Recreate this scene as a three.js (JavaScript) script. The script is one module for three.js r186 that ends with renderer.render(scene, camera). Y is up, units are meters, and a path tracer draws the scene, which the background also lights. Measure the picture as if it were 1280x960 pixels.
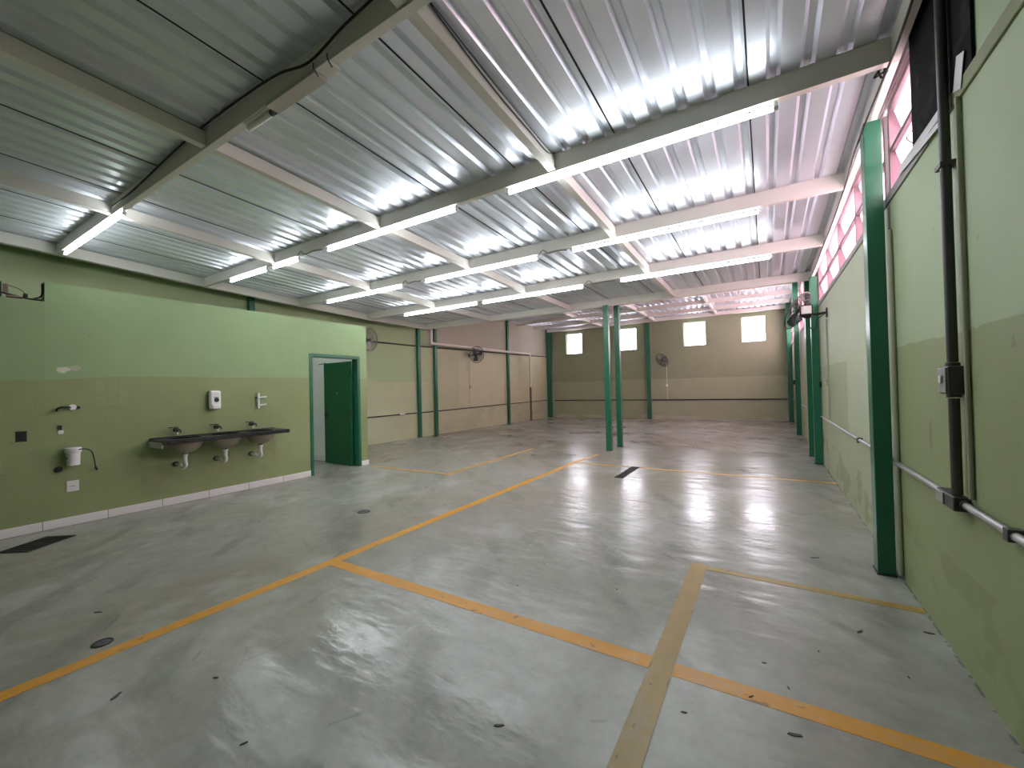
import * as THREE from 'three';
import { RoundedBoxGeometry } from 'three/addons/geometries/RoundedBoxGeometry.js';
import { mergeGeometries } from 'three/addons/utils/BufferGeometryUtils.js';
import { RectAreaLightUniformsLib } from 'three/addons/lights/RectAreaLightUniformsLib.js';

// ---------------------------------------------------------------- camera, sky, exposure
const scene = new THREE.Scene();
const R = THREE.MathUtils.degToRad;
const camera = new THREE.PerspectiveCamera(2 * THREE.MathUtils.radToDeg(Math.atan(480 / 515.67)), 4 / 3, 0.05, 200);
camera.position.set(0, 1.45, 0);
camera.rotation.order = 'YXZ';
camera.rotation.set(R(0.679), R(31.702), R(-1.34));
scene.add(camera);
scene.background = new THREE.Color().setRGB(1.0, 0.975, 1.0);   // bright overcast sky seen through the windows
scene.backgroundIntensity = 16;
const renderer = new THREE.WebGLRenderer({ antialias: true });
renderer.toneMapping = THREE.LinearToneMapping;
renderer.toneMappingExposure = 1.15;
renderer.shadowMap.enabled = true;
RectAreaLightUniformsLib.init();
const LAMP_GLOW = 27, LAMP_LIGHT = 36;
const LAMP_COLOR = new THREE.Color().setRGB(0.92, 0.975, 1.01);

// ---------------------------------------------------------------- helpers
function rng(seed) { let s = seed >>> 0; return () => { s = (s + 0x6D2B79F5) | 0; let t = Math.imul(s ^ (s >>> 15), 1 | s); t = (t + Math.imul(t ^ (t >>> 7), 61 | t)) ^ t; return ((t ^ (t >>> 14)) >>> 0) / 4294967296; }; }
const rand = rng(7);
const lerp = (a, b, t) => a + (b - a) * t, clamp01 = (t) => Math.min(1, Math.max(0, t));
const smooth = (a, b, t) => { t = clamp01((t - a) / (b - a)); return t * t * (3 - 2 * t); };
// value noise on an integer lattice; period px, py repeats
function lattice(seed) { return (x, y) => { let h = Math.imul(x, 374761393) ^ Math.imul(y, 668265263) ^ Math.imul(seed, 1274126177); h = Math.imul(h ^ (h >>> 13), 1274126177); return ((h ^ (h >>> 16)) >>> 0) / 4294967296; }; }
function vnoise(seed) {
  const L = lattice(seed);
  return (x, y, px = 0, py = 0) => {
    const xi = Math.floor(x), yi = Math.floor(y), fx = x - xi, fy = y - yi, u = fx * fx * (3 - 2 * fx), v = fy * fy * (3 - 2 * fy);
    const w = (a, p) => (p ? ((a % p) + p) % p : a);
    const a = L(w(xi, px), w(yi, py)), b = L(w(xi + 1, px), w(yi, py)), c = L(w(xi, px), w(yi + 1, py)), d = L(w(xi + 1, px), w(yi + 1, py));
    return lerp(lerp(a, b, u), lerp(c, d, u), v);
  };
}
function fbm(seed, oct = 4) {
  const N = []; for (let i = 0; i < oct; i++) N.push(vnoise(seed * 17 + i));
  return (x, y, px = 0, py = 0) => { let s = 0, a = 0.5, t = 0, f = 1; for (let i = 0; i < oct; i++) { s += a * N[i](x * f, y * f, px * f, py * f); t += a; a *= 0.5; f *= 2; } return s / t; };
}
const toSRGB = (c) => Math.round(255 * clamp01(c <= 0.0031308 ? 12.92 * c : 1.055 * Math.pow(c, 1 / 2.4) - 0.055));
function colorTex(w, h, fn) {      // fn(u, v) -> linear rgb ; u, v in 0..1
  const d = new Uint8Array(w * h * 4);
  for (let j = 0; j < h; j++) for (let i = 0; i < w; i++) { const c = fn((i + 0.5) / w, (j + 0.5) / h), k = 4 * (j * w + i); d[k] = toSRGB(c[0]); d[k + 1] = toSRGB(c[1]); d[k + 2] = toSRGB(c[2]); d[k + 3] = 255; }
  const t = new THREE.DataTexture(d, w, h); t.colorSpace = THREE.SRGBColorSpace; t.magFilter = THREE.LinearFilter; t.minFilter = THREE.LinearMipmapLinearFilter; t.generateMipmaps = true; t.wrapS = t.wrapT = THREE.RepeatWrapping; t.needsUpdate = true; return t;
}
function grayTex(w, h, fn) {
  const d = new Uint8Array(w * h * 4);
  for (let j = 0; j < h; j++) for (let i = 0; i < w; i++) { const g = Math.round(255 * clamp01(fn((i + 0.5) / w, (j + 0.5) / h))), k = 4 * (j * w + i); d[k] = d[k + 1] = d[k + 2] = g; d[k + 3] = 255; }
  const t = new THREE.DataTexture(d, w, h); t.magFilter = THREE.LinearFilter; t.minFilter = THREE.LinearMipmapLinearFilter; t.generateMipmaps = true; t.wrapS = t.wrapT = THREE.RepeatWrapping; t.needsUpdate = true; return t;
}
function heightTex(w, h, fn) {     // float heights, so that bumps stay smooth
  const d = new Float32Array(w * h * 4);
  for (let j = 0; j < h; j++) for (let i = 0; i < w; i++) { const k = 4 * (j * w + i); d[k] = d[k + 1] = d[k + 2] = fn((i + 0.5) / w, (j + 0.5) / h); d[k + 3] = 1; }
  const t = new THREE.DataTexture(d, w, h, THREE.RGBAFormat, THREE.FloatType); t.magFilter = THREE.LinearFilter; t.wrapS = t.wrapT = THREE.RepeatWrapping; t.needsUpdate = true; return t;
}
const hex = (h) => { const c = new THREE.Color(h); return [c.r, c.g, c.b]; };
const mix3 = (a, b, t) => [lerp(a[0], b[0], t), lerp(a[1], b[1], t), lerp(a[2], b[2], t)];
const mul3 = (a, k) => [a[0] * k, a[1] * k, a[2] * k];

const taken = new Map();
function numbered(name) { const n = taken.get(name) ?? 0; taken.set(name, n + 1); return n ? `${name}_${String(n).padStart(3, '0')}` : name; }
function shadows(o) { o.castShadow = o.receiveShadow = true; return o; }
function thing(name, label, category, pos = [0, 0, 0], group, turn = 0) {
  const o = new THREE.Group(); o.name = numbered(name); o.position.set(...pos); o.rotation.y = turn; o.userData = { label, category }; if (group) o.userData.group = group; scene.add(o); return o;
}
function single(name, label, category, geo, mat, group) {
  const o = shadows(new THREE.Mesh(geo, mat)); o.name = numbered(name); o.userData = { label, category }; if (group) o.userData.group = group; scene.add(o); return o;
}
function part(name, geo, mat, parent, label) { const o = shadows(new THREE.Mesh(geo, mat)); o.name = name; if (label) o.userData.label = label; parent.add(o); return o; }
function struct(name, geo, mat, label) { const o = geo ? shadows(new THREE.Mesh(geo, mat)) : new THREE.Group(); o.name = name; o.userData = { kind: 'structure' }; if (label) o.userData.label = label; scene.add(o); return o; }

// geometry: every helper returns non-indexed geometry with uv in metres
function metric(g) {
  g = g.index ? g.toNonIndexed() : g; const p = g.attributes.position, n = g.attributes.normal, uv = new Float32Array(p.count * 2);
  for (let i = 0; i < p.count; i++) { const ax = Math.abs(n.getX(i)), ay = Math.abs(n.getY(i)), az = Math.abs(n.getZ(i)), x = p.getX(i), y = p.getY(i), z = p.getZ(i);
    if (ax >= ay && ax >= az) { uv[2 * i] = z; uv[2 * i + 1] = y; } else if (ay >= az) { uv[2 * i] = x; uv[2 * i + 1] = z; } else { uv[2 * i] = x; uv[2 * i + 1] = y; } }
  g.setAttribute('uv', new THREE.BufferAttribute(uv, 2)); return g;
}
const box = (x0, x1, y0, y1, z0, z1) => { const g = new THREE.BoxGeometry(Math.abs(x1 - x0), Math.abs(y1 - y0), Math.abs(z1 - z0)); g.translate((x0 + x1) / 2, (y0 + y1) / 2, (z0 + z1) / 2); return metric(g); };
const rbox = (x0, x1, y0, y1, z0, z1, r = 0.004, s = 1) => { const w = Math.abs(x1 - x0), h = Math.abs(y1 - y0), d = Math.abs(z1 - z0); const g = new RoundedBoxGeometry(w, h, d, s, Math.min(r, w / 2.01, h / 2.01, d / 2.01)); g.translate((x0 + x1) / 2, (y0 + y1) / 2, (z0 + z1) / 2); return metric(g); };
const V = (a) => new THREE.Vector3(...a);
function rod(a, b, r, seg = 12) { const A = V(a), B = V(b), L = A.distanceTo(B), g = new THREE.CylinderGeometry(r, r, L, seg, 1); g.applyQuaternion(new THREE.Quaternion().setFromUnitVectors(new THREE.Vector3(0, 1, 0), B.clone().sub(A).normalize())); g.translate((A.x + B.x) / 2, (A.y + B.y) / 2, (A.z + B.z) / 2); return g.toNonIndexed(); }
function tube(pts, r, n = 40, seg = 8) { return new THREE.TubeGeometry(new THREE.CatmullRomCurve3(pts.map(V), false, 'centripetal'), n, r, seg, false).toNonIndexed(); }
function lathe(profile, seg = 28) { return new THREE.LatheGeometry(profile.map((p) => new THREE.Vector2(p[0], p[1])), seg).toNonIndexed(); }
function at(g, x, y, z, rx = 0, ry = 0, rz = 0) { g.applyMatrix4(new THREE.Matrix4().compose(new THREE.Vector3(x, y, z), new THREE.Quaternion().setFromEuler(new THREE.Euler(rx, ry, rz)), new THREE.Vector3(1, 1, 1))); return g; }
const merge = (list) => mergeGeometries(list.map((g) => (g.index ? g.toNonIndexed() : g)));
function wallUV(g, axis, u0, u1, v0, v1) { const p = g.attributes.position, uv = new Float32Array(p.count * 2); for (let i = 0; i < p.count; i++) { const a = axis === 'z' ? p.getZ(i) : p.getX(i); uv[2 * i] = (a - u0) / (u1 - u0); uv[2 * i + 1] = (p.getY(i) - v0) / (v1 - v0); } g.setAttribute('uv', new THREE.BufferAttribute(uv, 2)); return g; }

// ---------------------------------------------------------------- shared textures and materials
const fA = fbm(3, 5), fB = fbm(11, 4), fC = fbm(23, 3), fD = fbm(41, 5);
const plasterBump = heightTex(512, 512, (u, v) => 0.6 * fA(u * 24, v * 24, 24, 24) + 0.4 * fB(u * 6, v * 6, 6, 6));
const bump2 = plasterBump.clone(); bump2.needsUpdate = true;
const std = (o) => new THREE.MeshPhysicalMaterial(o);
const col = (r, g, b) => new THREE.Color().setRGB(r, g, b);
const M = {
  cream: std({ color: col(0.78, 0.75, 0.69), roughness: 0.5 }),
  creamDull: std({ color: col(0.55, 0.52, 0.46), roughness: 0.6 }),
  green: std({ color: col(0.016, 0.135, 0.07), roughness: 0.32 }),
  doorGreen: std({ color: col(0.006, 0.115, 0.04), roughness: 0.3 }),
  white: std({ color: col(0.8, 0.8, 0.77), roughness: 0.45 }),
  whiteGloss: std({ color: col(0.86, 0.86, 0.84), roughness: 0.22 }),
  pvc: std({ color: col(0.66, 0.62, 0.55), roughness: 0.4 }),
  creamPipe: std({ color: col(0.42, 0.42, 0.32), roughness: 0.5 }),
  galvanised: std({ color: col(0.42, 0.42, 0.41), roughness: 0.42, metalness: 0.75 }),
  galvanisedDark: std({ color: col(0.08, 0.08, 0.076), roughness: 0.5, metalness: 0.4 }),
  black: std({ color: col(0.012, 0.012, 0.013), roughness: 0.5 }),
  blackCable: std({ color: col(0.012, 0.012, 0.012), roughness: 0.6 }),
  iron: std({ color: col(0.03, 0.028, 0.026), roughness: 0.6, metalness: 0.3 }),
  chrome: std({ color: col(0.35, 0.35, 0.35), roughness: 0.25, metalness: 1 }),
  seal: std({ color: col(0.02, 0.02, 0.02), roughness: 0.9 }),
  frame: std({ color: col(0.2, 0.13, 0.15), roughness: 0.55 }),
  sillGrey: std({ color: col(0.32, 0.29, 0.29), roughness: 0.6 }),
  pane: std({ color: col(1.0, 0.82, 0.87), roughness: 1, transmission: 0.92, thickness: 0, side: THREE.DoubleSide }),
  glass: std({ color: col(0.97, 0.96, 1.0), roughness: 0.03, transmission: 1, thickness: 0, side: THREE.DoubleSide }),
  glow: new THREE.MeshStandardMaterial({ color: 0xffffff, emissive: LAMP_COLOR, emissiveIntensity: LAMP_GLOW, roughness: 0.5 }),
  brown: std({ color: col(0.16, 0.1, 0.07), roughness: 0.7 }),
};
// galvanised roof sheet: faint spangle and rolling marks along the sheet
{
  const rough = grayTex(512, 512, (u, v) => Math.max(0.66, 0.78 + 0.4 * (fA(u * 10, v * 3, 10, 3) - 0.5) + 0.2 * (fB(u * 64, v * 16, 64, 16) - 0.5)));
  const tint = colorTex(512, 512, (u, v) => { const n = 0.94 + 0.14 * (fC(u * 8, v * 2, 8, 2) - 0.5) + 0.05 * (fA(u * 40, v * 40, 40, 40) - 0.5); return [n * 0.79, n * 0.83, n * 0.91]; });
  const bmp = heightTex(512, 512, (u, v) => fB(u * 5, v * 12, 5, 12));
  for (const t of [rough, tint, bmp]) t.repeat.set(0.5, 0.5);
  M.sheet = std({ color: 0xffffff, map: tint, roughness: 0.46, roughnessMap: rough, metalness: 0.55, clearcoat: 0.35, clearcoatRoughness: 0.1, bumpMap: bmp, bumpScale: 0.003, side: THREE.DoubleSide });
}

// ---------------------------------------------------------------- dimensions (metres; the camera stands over the origin)
const XR = 0.81, XL = -9.3, ZF = -18.5, ZN = 4.0, XP = -6.85;
// transverse roof beams: z and underside height
const BEAMS = [[3.75, 3.83], [2.0, 3.74], [0.2, 3.65], [-1.65, 3.56], [-3.5, 3.46], [-5.3, 3.385], [-7.1, 3.325], [-9.3, 3.31]];
const BH = 0.16, PURLIN_X = [-1.65, -4.03, -6.4];
const roofY = (z) => { for (let i = 0; i + 1 < BEAMS.length; i++) { const [a, ya] = BEAMS[i], [b, yb] = BEAMS[i + 1]; if (z <= a && z >= b) return lerp(ya, yb, (a - z) / (a - b)) + BH; } return (z > 0 ? BEAMS[0][1] + 0.01 : BEAMS[BEAMS.length - 1][1]) + BH; };

// ---------------------------------------------------------------- floor
{
  const x0 = XL - 0.15, x1 = XR + 0.15, z0 = ZF - 0.2, z1 = ZN;
  const base = hex('#999a91'), warm = hex('#938e82'), pale = hex('#b0b2ac'), dark = hex('#6d6d66');
  const W = 1024, H = 2048, strokes = [];
  const r = rng(99);
  for (let i = 0; i < 70; i++) { const cx = lerp(-6.5, 0.75, r()), cz = lerp(-7.5, -0.2, r()), a = r() * Math.PI, L = 0.03 + 0.22 * r() * r(); strokes.push([cx, cz, Math.cos(a), Math.sin(a), L, 0.003 + 0.005 * r(), 0.12 + 0.3 * r()]); }
  const grid = new Map();       // strokes by half-metre cell
  strokes.forEach((s, k) => { for (let t = -1; t <= 1; t += 0.1) { const key = `${Math.floor((s[0] + s[2] * s[4] * t) * 2)},${Math.floor((s[1] + s[3] * s[4] * t) * 2)}`; if (!grid.has(key)) grid.set(key, new Set()); grid.get(key).add(k); } });
  const map = colorTex(W, H, (u, v) => {
    const x = lerp(x0, x1, u), z = lerp(z1, z0, v);
    const n1 = fA(x * 0.55 + 40, z * 0.55 + 90), n2 = fD(x * 2.1 + 9, z * 1.6 + 60), n3 = fB(x * 9 + 3, z * 9 + 80);
    let c = mix3(base, warm, smooth(0.42, 0.68, n1));
    c = mix3(c, pale, 0.6 * smooth(0.52, 0.75, n2));
    c = mix3(c, dark, 0.4 * smooth(0.54, 0.8, fD((x + z) * 1.1 + 70, (x - z) * 3.2 + 10)));
    c = mul3(c, 0.94 + 0.2 * (n3 - 0.5) + 0.14 * (fC(x * 38 + 8, z * 38 + 44) - 0.5));
    const g = grid.get(`${Math.floor(x * 2)},${Math.floor(z * 2)}`);
    if (g) for (const k of g) { const s = strokes[k], dx = x - s[0], dz = z - s[1], t = dx * s[2] + dz * s[3], d = Math.abs(dx * s[3] - dz * s[2] + 0.3 * t * t); if (Math.abs(t) < s[4] && d < s[5] * 1.6) c = mix3(c, [0.06, 0.06, 0.06], s[6] * smooth(s[5] * 1.6, s[5] * 0.4, d)); }
    // grime and chipped screed along the foot of the right wall
    const dw = XR - x;
    if (dw < 0.015 && z > -9 && fD(z * 24, x * 40) > 0.5) c = mix3(c, [0.05, 0.05, 0.045], 0.6);
    return c;
  });
  map.wrapS = map.wrapT = THREE.ClampToEdgeWrapping;
  const rough = grayTex(1024, 1024, (u, v) => { const n = fD(u * 5, v * 5, 5, 5), m = fB(u * 24, v * 24, 24, 24); return Math.max(0.58, 0.86 + 0.9 * (n - 0.45) + 0.3 * (m - 0.5)); });
  rough.repeat.set((x1 - x0) / 4.6, (z1 - z0) / -4.6);
  const bmp = heightTex(1024, 1024, (u, v) => 0.62 * fC(u * 6, v * 20, 6, 20) + 0.38 * fA(u * 16, v * 44, 16, 44));
  bmp.repeat.set((x1 - x0) / 3.4, (z1 - z0) / -3.4);
  const g = new THREE.PlaneGeometry(x1 - x0, z1 - z0, 1, 1); g.rotateX(-Math.PI / 2); g.translate((x0 + x1) / 2, 0, (z0 + z1) / 2);
  const slab = box(x0, x1, -0.2, 0, z0, z1); const p = slab.attributes.position, uv = slab.attributes.uv;
  for (let i = 0; i < p.count; i++) uv.setXY(i, (p.getX(i) - x0) / (x1 - x0), (p.getZ(i) - z1) / (z0 - z1));
  M.floor = std({ color: 0xffffff, map, roughness: 0.266, roughnessMap: rough, bumpMap: bmp, bumpScale: 0.009, specularIntensity: 1.0 });
  struct('floor', slab, M.floor, 'glossy grey painted concrete floor with scuffs');
}

// ---------------------------------------------------------------- walls
const mint = hex('#a3b68d'), mintDeep = hex('#8ba177'), olive = hex('#929c70'), oliveDeep = hex('#828a5f'), pale = hex('#b9bfa6'), beige = hex('#b6b495'), beigeUp = hex('#a09c88'), farUp = hex('#8f9679'), farLow = hex('#a5a88b');
function plaster(c, x, y, s = 1) { return mul3(c, 1 + s * (0.10 * (fA(x * 1.1 + 7, y * 1.1 + 20) - 0.5) + 0.07 * (fD(x * 5 + 3, y * 5 + 70) - 0.5))); }
const wobble = (a, s = 1) => 0.035 * s * (fB(a * 1.7 + 12, 6.1) - 0.5) + 0.012 * (fA(a * 9, 2.2) - 0.5);
function wallMat(map) { const b = plasterBump.clone(); b.needsUpdate = true; return std({ color: 0xffffff, map, roughness: 0.62, bumpMap: b, bumpScale: 0.0012 }); }

// right wall with the high strip windows above it
const SILL = 2.81;
{
  const H = 4.4, zz0 = ZN, zz1 = ZF - 0.2;
  const map = colorTex(2048, 512, (u, v) => {
    const z = lerp(zz0, zz1, u), y = v * H; let c;
    if (z < -9.5) c = y > 1.72 + wobble(z) ? mix3(mint, beigeUp, 0.55) : mix3(olive, beige, 0.5);
    else if (z < -4.2) { c = mix3(mint, pale, 0.75); if (z < -6.25 + wobble(y, 2) && y < 1.70 + wobble(z) && y > 0.86) c = mix3(olive, pale, 0.35); if (y < 0.86) c = mix3(olive, pale, 0.55); }
    else c = y > 1.68 + wobble(z) ? mix3(mint, pale, 0.15) : olive;
    c = plaster(c, z, y, 1.1);
    if (y < 0.5) c = mix3(c, oliveDeep, 0.55 * smooth(0.5, 0.62, fD(z * 3, y * 4 + 9)));
    if (fD(z * 14 + 3, y * 14 + 55) > 0.84) c = mul3(c, 0.8);
    const st = Math.hypot((z + 3.35) / 0.025, (y - 1.12) / 0.12); if (st < 1) c = mix3(c, [0.12, 0.11, 0.08], 0.45 * smooth(1, 0.5, st));
    return c;
  });
  const lower = box(XR, XR + 0.22, 0, SILL, zz0, zz1), upperNear = box(XR + 0.004, XR + 0.22, SILL, 4.2, zz0, -2.66);
  const pierA = box(XR + 0.05, XR + 0.22, SILL, 4.4, -9.0, -10.0), pierB = box(XR + 0.06, XR + 0.22, SILL, 4.5, -18.15, zz1);
  struct('wall_right', wallUV(merge([lower, upperNear, pierA, pierB]), 'z', zz0, zz1, 0, H), wallMat(map), 'tall green plaster wall with a darker olive lower band');
}
// left wall
{
  const H = 4.6, zz0 = ZN, zz1 = ZF - 0.2;
  const map = colorTex(2048, 512, (u, v) => {
    const z = lerp(zz0, zz1, u), y = v * H; let c;
    if (z > -9.9 + wobble(y, 2)) c = y > 2.9 + wobble(z) ? mix3(olive, mint, 0.6) : y > 1.72 + wobble(z) ? mix3(olive, mint, 0.8) : mix3(mint, beige, 0.6);
    else c = y > 2.98 ? beigeUp : y < 0.82 ? mix3(beige, olive, 0.25) : mix3(beige, olive, z > -11.5 ? 0.35 : 0.12);
    c = plaster(c, z, y, 1.3);
    if (y < 0.8 && z < -9.9) c = mix3(c, mul3(beige, 0.75), 0.5 * smooth(0.56, 0.66, fD(z * 2.3, y * 3 + 17)));
    return c;
  });
  struct('wall_left', wallUV(box(XL - 0.2, XL, 0, H, zz0, zz1), 'z', zz0, zz1, 0, H), wallMat(map), 'long plaster wall, green turning beige towards the back');
}
// far wall with four square windows
const FAR_WIN = [[-8.27, -7.46], [-5.66, -4.88], [-2.92, -2.07], [-0.80, 0.03]], WY0 = 3.06, WY1 = 4.05;
{
  const H = 4.6, map = colorTex(1024, 512, (u, v) => {
    const x = lerp(XL - 0.2, XR + 0.25, u), y = v * H; let c = y > 1.72 + 0.6 * wobble(x) ? farUp : mix3(farLow, farUp, 0.15);
    if (x < -4.4) c = mix3(c, oliveDeep, 0.25);
    c = plaster(c, x, y, 1.2); if (y < 0.16 && fD(x * 3 + 40, y * 8) > 0.52) c = mix3(c, [0.5, 0.48, 0.42], 0.5); return c;
  });
  const parts = [box(XL - 0.2, XR + 0.22, 0, WY0, ZF, ZF - 0.2), box(XL - 0.2, XR + 0.22, WY1, H, ZF, ZF - 0.2)];
  let x = XL - 0.2; for (const [a, b] of [...FAR_WIN, [XR + 0.22, 0]]) { parts.push(box(x, a, WY0, WY1, ZF, ZF - 0.2)); x = b; }
  struct('wall_far', wallUV(merge(parts), 'x', XL - 0.2, XR + 0.25, 0, H), wallMat(map), 'olive and beige end wall with four square windows');
}
struct('wall_near', box(XL - 0.2, XR + 0.22, 0, 4.2, ZN, ZN + 0.2), std({ color: col(...mint), roughness: 0.65 }));
// free-standing partition with the doorway
const DOOR_A = -4.31, DOOR_B = -5.36, PEND = -5.53, PT = 2.77;
{
  const zz0 = ZN, zz1 = PEND, H = 2.8;
  const map = colorTex(2048, 640, (u, v) => {
    const z = lerp(zz0, zz1, u), y = v * H; let c = y > 1.72 + wobble(z) - 0.05 * smooth(-2, -1, z) ? hex('#90aa7b') : hex('#8c9a68');
    if (z > -1.18) c = mix3(c, hex('#869666'), 0.3);
    c = mix3(c, olive, y > 1.72 ? 0.0 : 0.1);
    c = plaster(c, z, y, 1.4);
    for (const k of [0, 1, 2]) { const d = Math.max(Math.abs(z + 1.63 + 0.105 * k) / 0.042, Math.abs(y - 1.525) / 0.15); if (d < 1) c = mix3(c, hex('#9aa17e'), 0.25 + 0.35 * smooth(0.5, 0.65, fD(z * 20, y * 20 + 8)) + (y < 1.4 ? 0.25 : 0)); }
    const blot = (zc, yc, rz, ry, col2, s) => { const d = Math.hypot((z - zc) / rz, (y - yc) / ry) + 0.9 * (fD(z * 26 + 5, y * 26 + 31) - 0.5); if (d < 1) c = mix3(c, col2, s * smooth(1, 0.7, d)); };
    blot(-1.33, 1.79, 0.06, 0.045, hex('#d8d8c6'), 0.9); blot(-1.42, 1.81, 0.06, 0.035, hex('#b9bca2'), 0.7);
    if (y < 0.9 && z < -2 && z > -3.7) c = mix3(c, mul3(oliveDeep, 0.8), 0.3 * smooth(0.5, 0.62, fD(z * 2.4, y * 3.3 + 50)));
    if (fD(z * 15 + 9, y * 15 + 5) > 0.84) c = mul3(c, 0.8);
    return c;
  });
  const g = merge([box(XP - 0.15, XP, 0, 2.55, zz0, -1.18), box(XP - 0.15, XP, 0, PT, -1.18, DOOR_A), box(XP - 0.15, XP, 2.16, PT, DOOR_A, DOOR_B), box(XP - 0.15, XP, 0, PT, DOOR_B, PEND)]);
  struct('wall_partition', wallUV(g, 'z', zz0, zz1, 0, H), wallMat(map), 'green partition wall lower than the roof with washbasins and a doorway');
  const inner = std({ color: col(0.9, 0.91, 0.88), roughness: 0.6, bumpMap: bump2, bumpScale: 0.001 });
  const outer = std({ color: col(...mix3(olive, mint, 0.3)), roughness: 0.6, bumpMap: bump2, bumpScale: 0.001 });
  const side = struct('wall_partition_end', box(XL, XP - 0.15, 0, PT, PEND, PEND + 0.06), outer, 'short green cross wall closing the room behind the partition');
  part('white_lining', box(XL, XP - 0.151, 0, PT, PEND + 0.06, PEND + 0.12), inner, side, 'white painted inner face');
  struct('baseboard_room', rbox(XL + 0.02, XP - 0.16, 0.001, 0.1, PEND + 0.121, PEND + 0.135, 0.003), M.whiteGloss);
}
// white tiled skirting of the partition, tile by tile
{
  const b = struct('baseboard_partition', null, null, 'white ceramic skirting tiles along the foot of the partition');
  const tones = [0.84, 0.8, 0.82].map((t) => std({ color: col(t, t * 0.99, t * 0.95), roughness: 0.25 }));
  let k = 0;
  for (let z = -0.06 + 0.53 * 7; z > -4.1; z -= 0.533) { const e = Math.max(z - 0.533, -4.305); part('tile', rbox(XP + 0.001, XP + 0.012, 0.002, 0.1, z - 0.003, e + 0.003, 0.003), tones[k++ % 3], b); }
  part('tile', rbox(XP + 0.001, XP + 0.012, 0.002, 0.1, DOOR_B - 0.01, PEND - 0.012, 0.003), tones[0], b);
  part('tile', rbox(XP - 0.15, XP + 0.012, 0.002, 0.1, PEND - 0.001, PEND - 0.012, 0.003), tones[1], b);
}

// ---------------------------------------------------------------- corrugated roof, sheet by sheet
{
  const roof = struct('ceiling', null, null, 'galvanised trapezoidal roof sheets on cream steel framing');
  const P = 0.199, RH = 0.034;
  function sheetGeo(xa, xb, zs, yOf, phase) {
    // trapezoid profile from xa to xb
    const pts = []; const k0 = Math.floor((xa - phase) / P) - 1, k1 = Math.ceil((xb - phase) / P) + 1;
    const prof = []; for (let k = k0; k <= k1; k++) { const c = phase + k * P; prof.push([c - 0.043, 0], [c - 0.020, RH], [c + 0.020, RH], [c + 0.043, 0]); }
    const yAt = (x) => { for (let i = 0; i + 1 < prof.length; i++) if (x >= prof[i][0] && x <= prof[i + 1][0]) return lerp(prof[i][1], prof[i + 1][1], (x - prof[i][0]) / (prof[i + 1][0] - prof[i][0])); return 0; };
    pts.push([xa, yAt(xa)]); for (const q of prof) if (q[0] > xa + 1e-4 && q[0] < xb - 1e-4) pts.push(q); pts.push([xb, yAt(xb)]);
    const pos = [], uv = [], t = 0.0012;
    const quad = (a, b, c, d) => { for (const q of [a, b, c, a, c, d]) { pos.push(...q); uv.push(q[0], q[2]); } };
    for (let i = 0; i + 1 < pts.length; i++) for (let j = 0; j + 1 < zs.length; j++) {
      const [x1, y1] = pts[i], [x2, y2] = pts[i + 1], za = zs[j], zb = zs[j + 1], Ya = yOf(za), Yb = yOf(zb);
      quad([x1, y1 + Ya, za], [x1, y1 + Yb, zb], [x2, y2 + Yb, zb], [x2, y2 + Ya, za]);
      quad([x1, y1 + Ya + t, za], [x2, y2 + Ya + t, za], [x2, y2 + Yb + t, zb], [x1, y1 + Yb + t, zb]);
    }
    const g = new THREE.BufferGeometry(); g.setAttribute('position', new THREE.Float32BufferAttribute(pos, 3)); g.setAttribute('uv', new THREE.Float32BufferAttribute(uv, 2)); g.computeVertexNormals(); return g;
  }
  const phase = -0.105;
  const seams = []; for (let x = -0.055 + 0.99; x > XL - 1; x -= 0.995) seams.push(x);
  const nz = BEAMS.map((b) => b[0]); nz[0] = ZN; nz[nz.length - 1] = -9.42;
  const farZ = [-9.44, -14, ZF], farY = (z) => 4.34 + 0.0 * z;
  for (let i = 0; i + 1 < seams.length; i++) {
    const xb = Math.min(seams[i], XR + 0.1), xa = Math.max(seams[i + 1], XL), s = part('roof_sheet', sheetGeo(xa, xb, nz, roofY, phase), M.sheet, roof);
    if (xa > XL) part('seam_tape', merge(nz.slice(0, -1).map((z, j) => { const a = roofY(z), b2 = roofY(nz[j + 1]), L = Math.hypot(z - nz[j + 1], a - b2), g = new THREE.BoxGeometry(0.012, 0.004, L); g.rotateX(Math.atan2(b2 - a, z - nz[j + 1])); g.translate(xa, (a + b2) / 2 - 0.002, (z + nz[j + 1]) / 2); return g; })), M.seal, s, 'dark lap joint');
    part('roof_sheet', sheetGeo(xa, xb, farZ, farY, phase), M.sheet, roof);
  }
  // closing panel between the lower and the higher roof
  part('step_panel', box(XL, XR + 0.06, 3.47, 4.5, -9.42, -9.45), M.creamDull, roof, 'dull cream closing panel');
}

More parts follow.
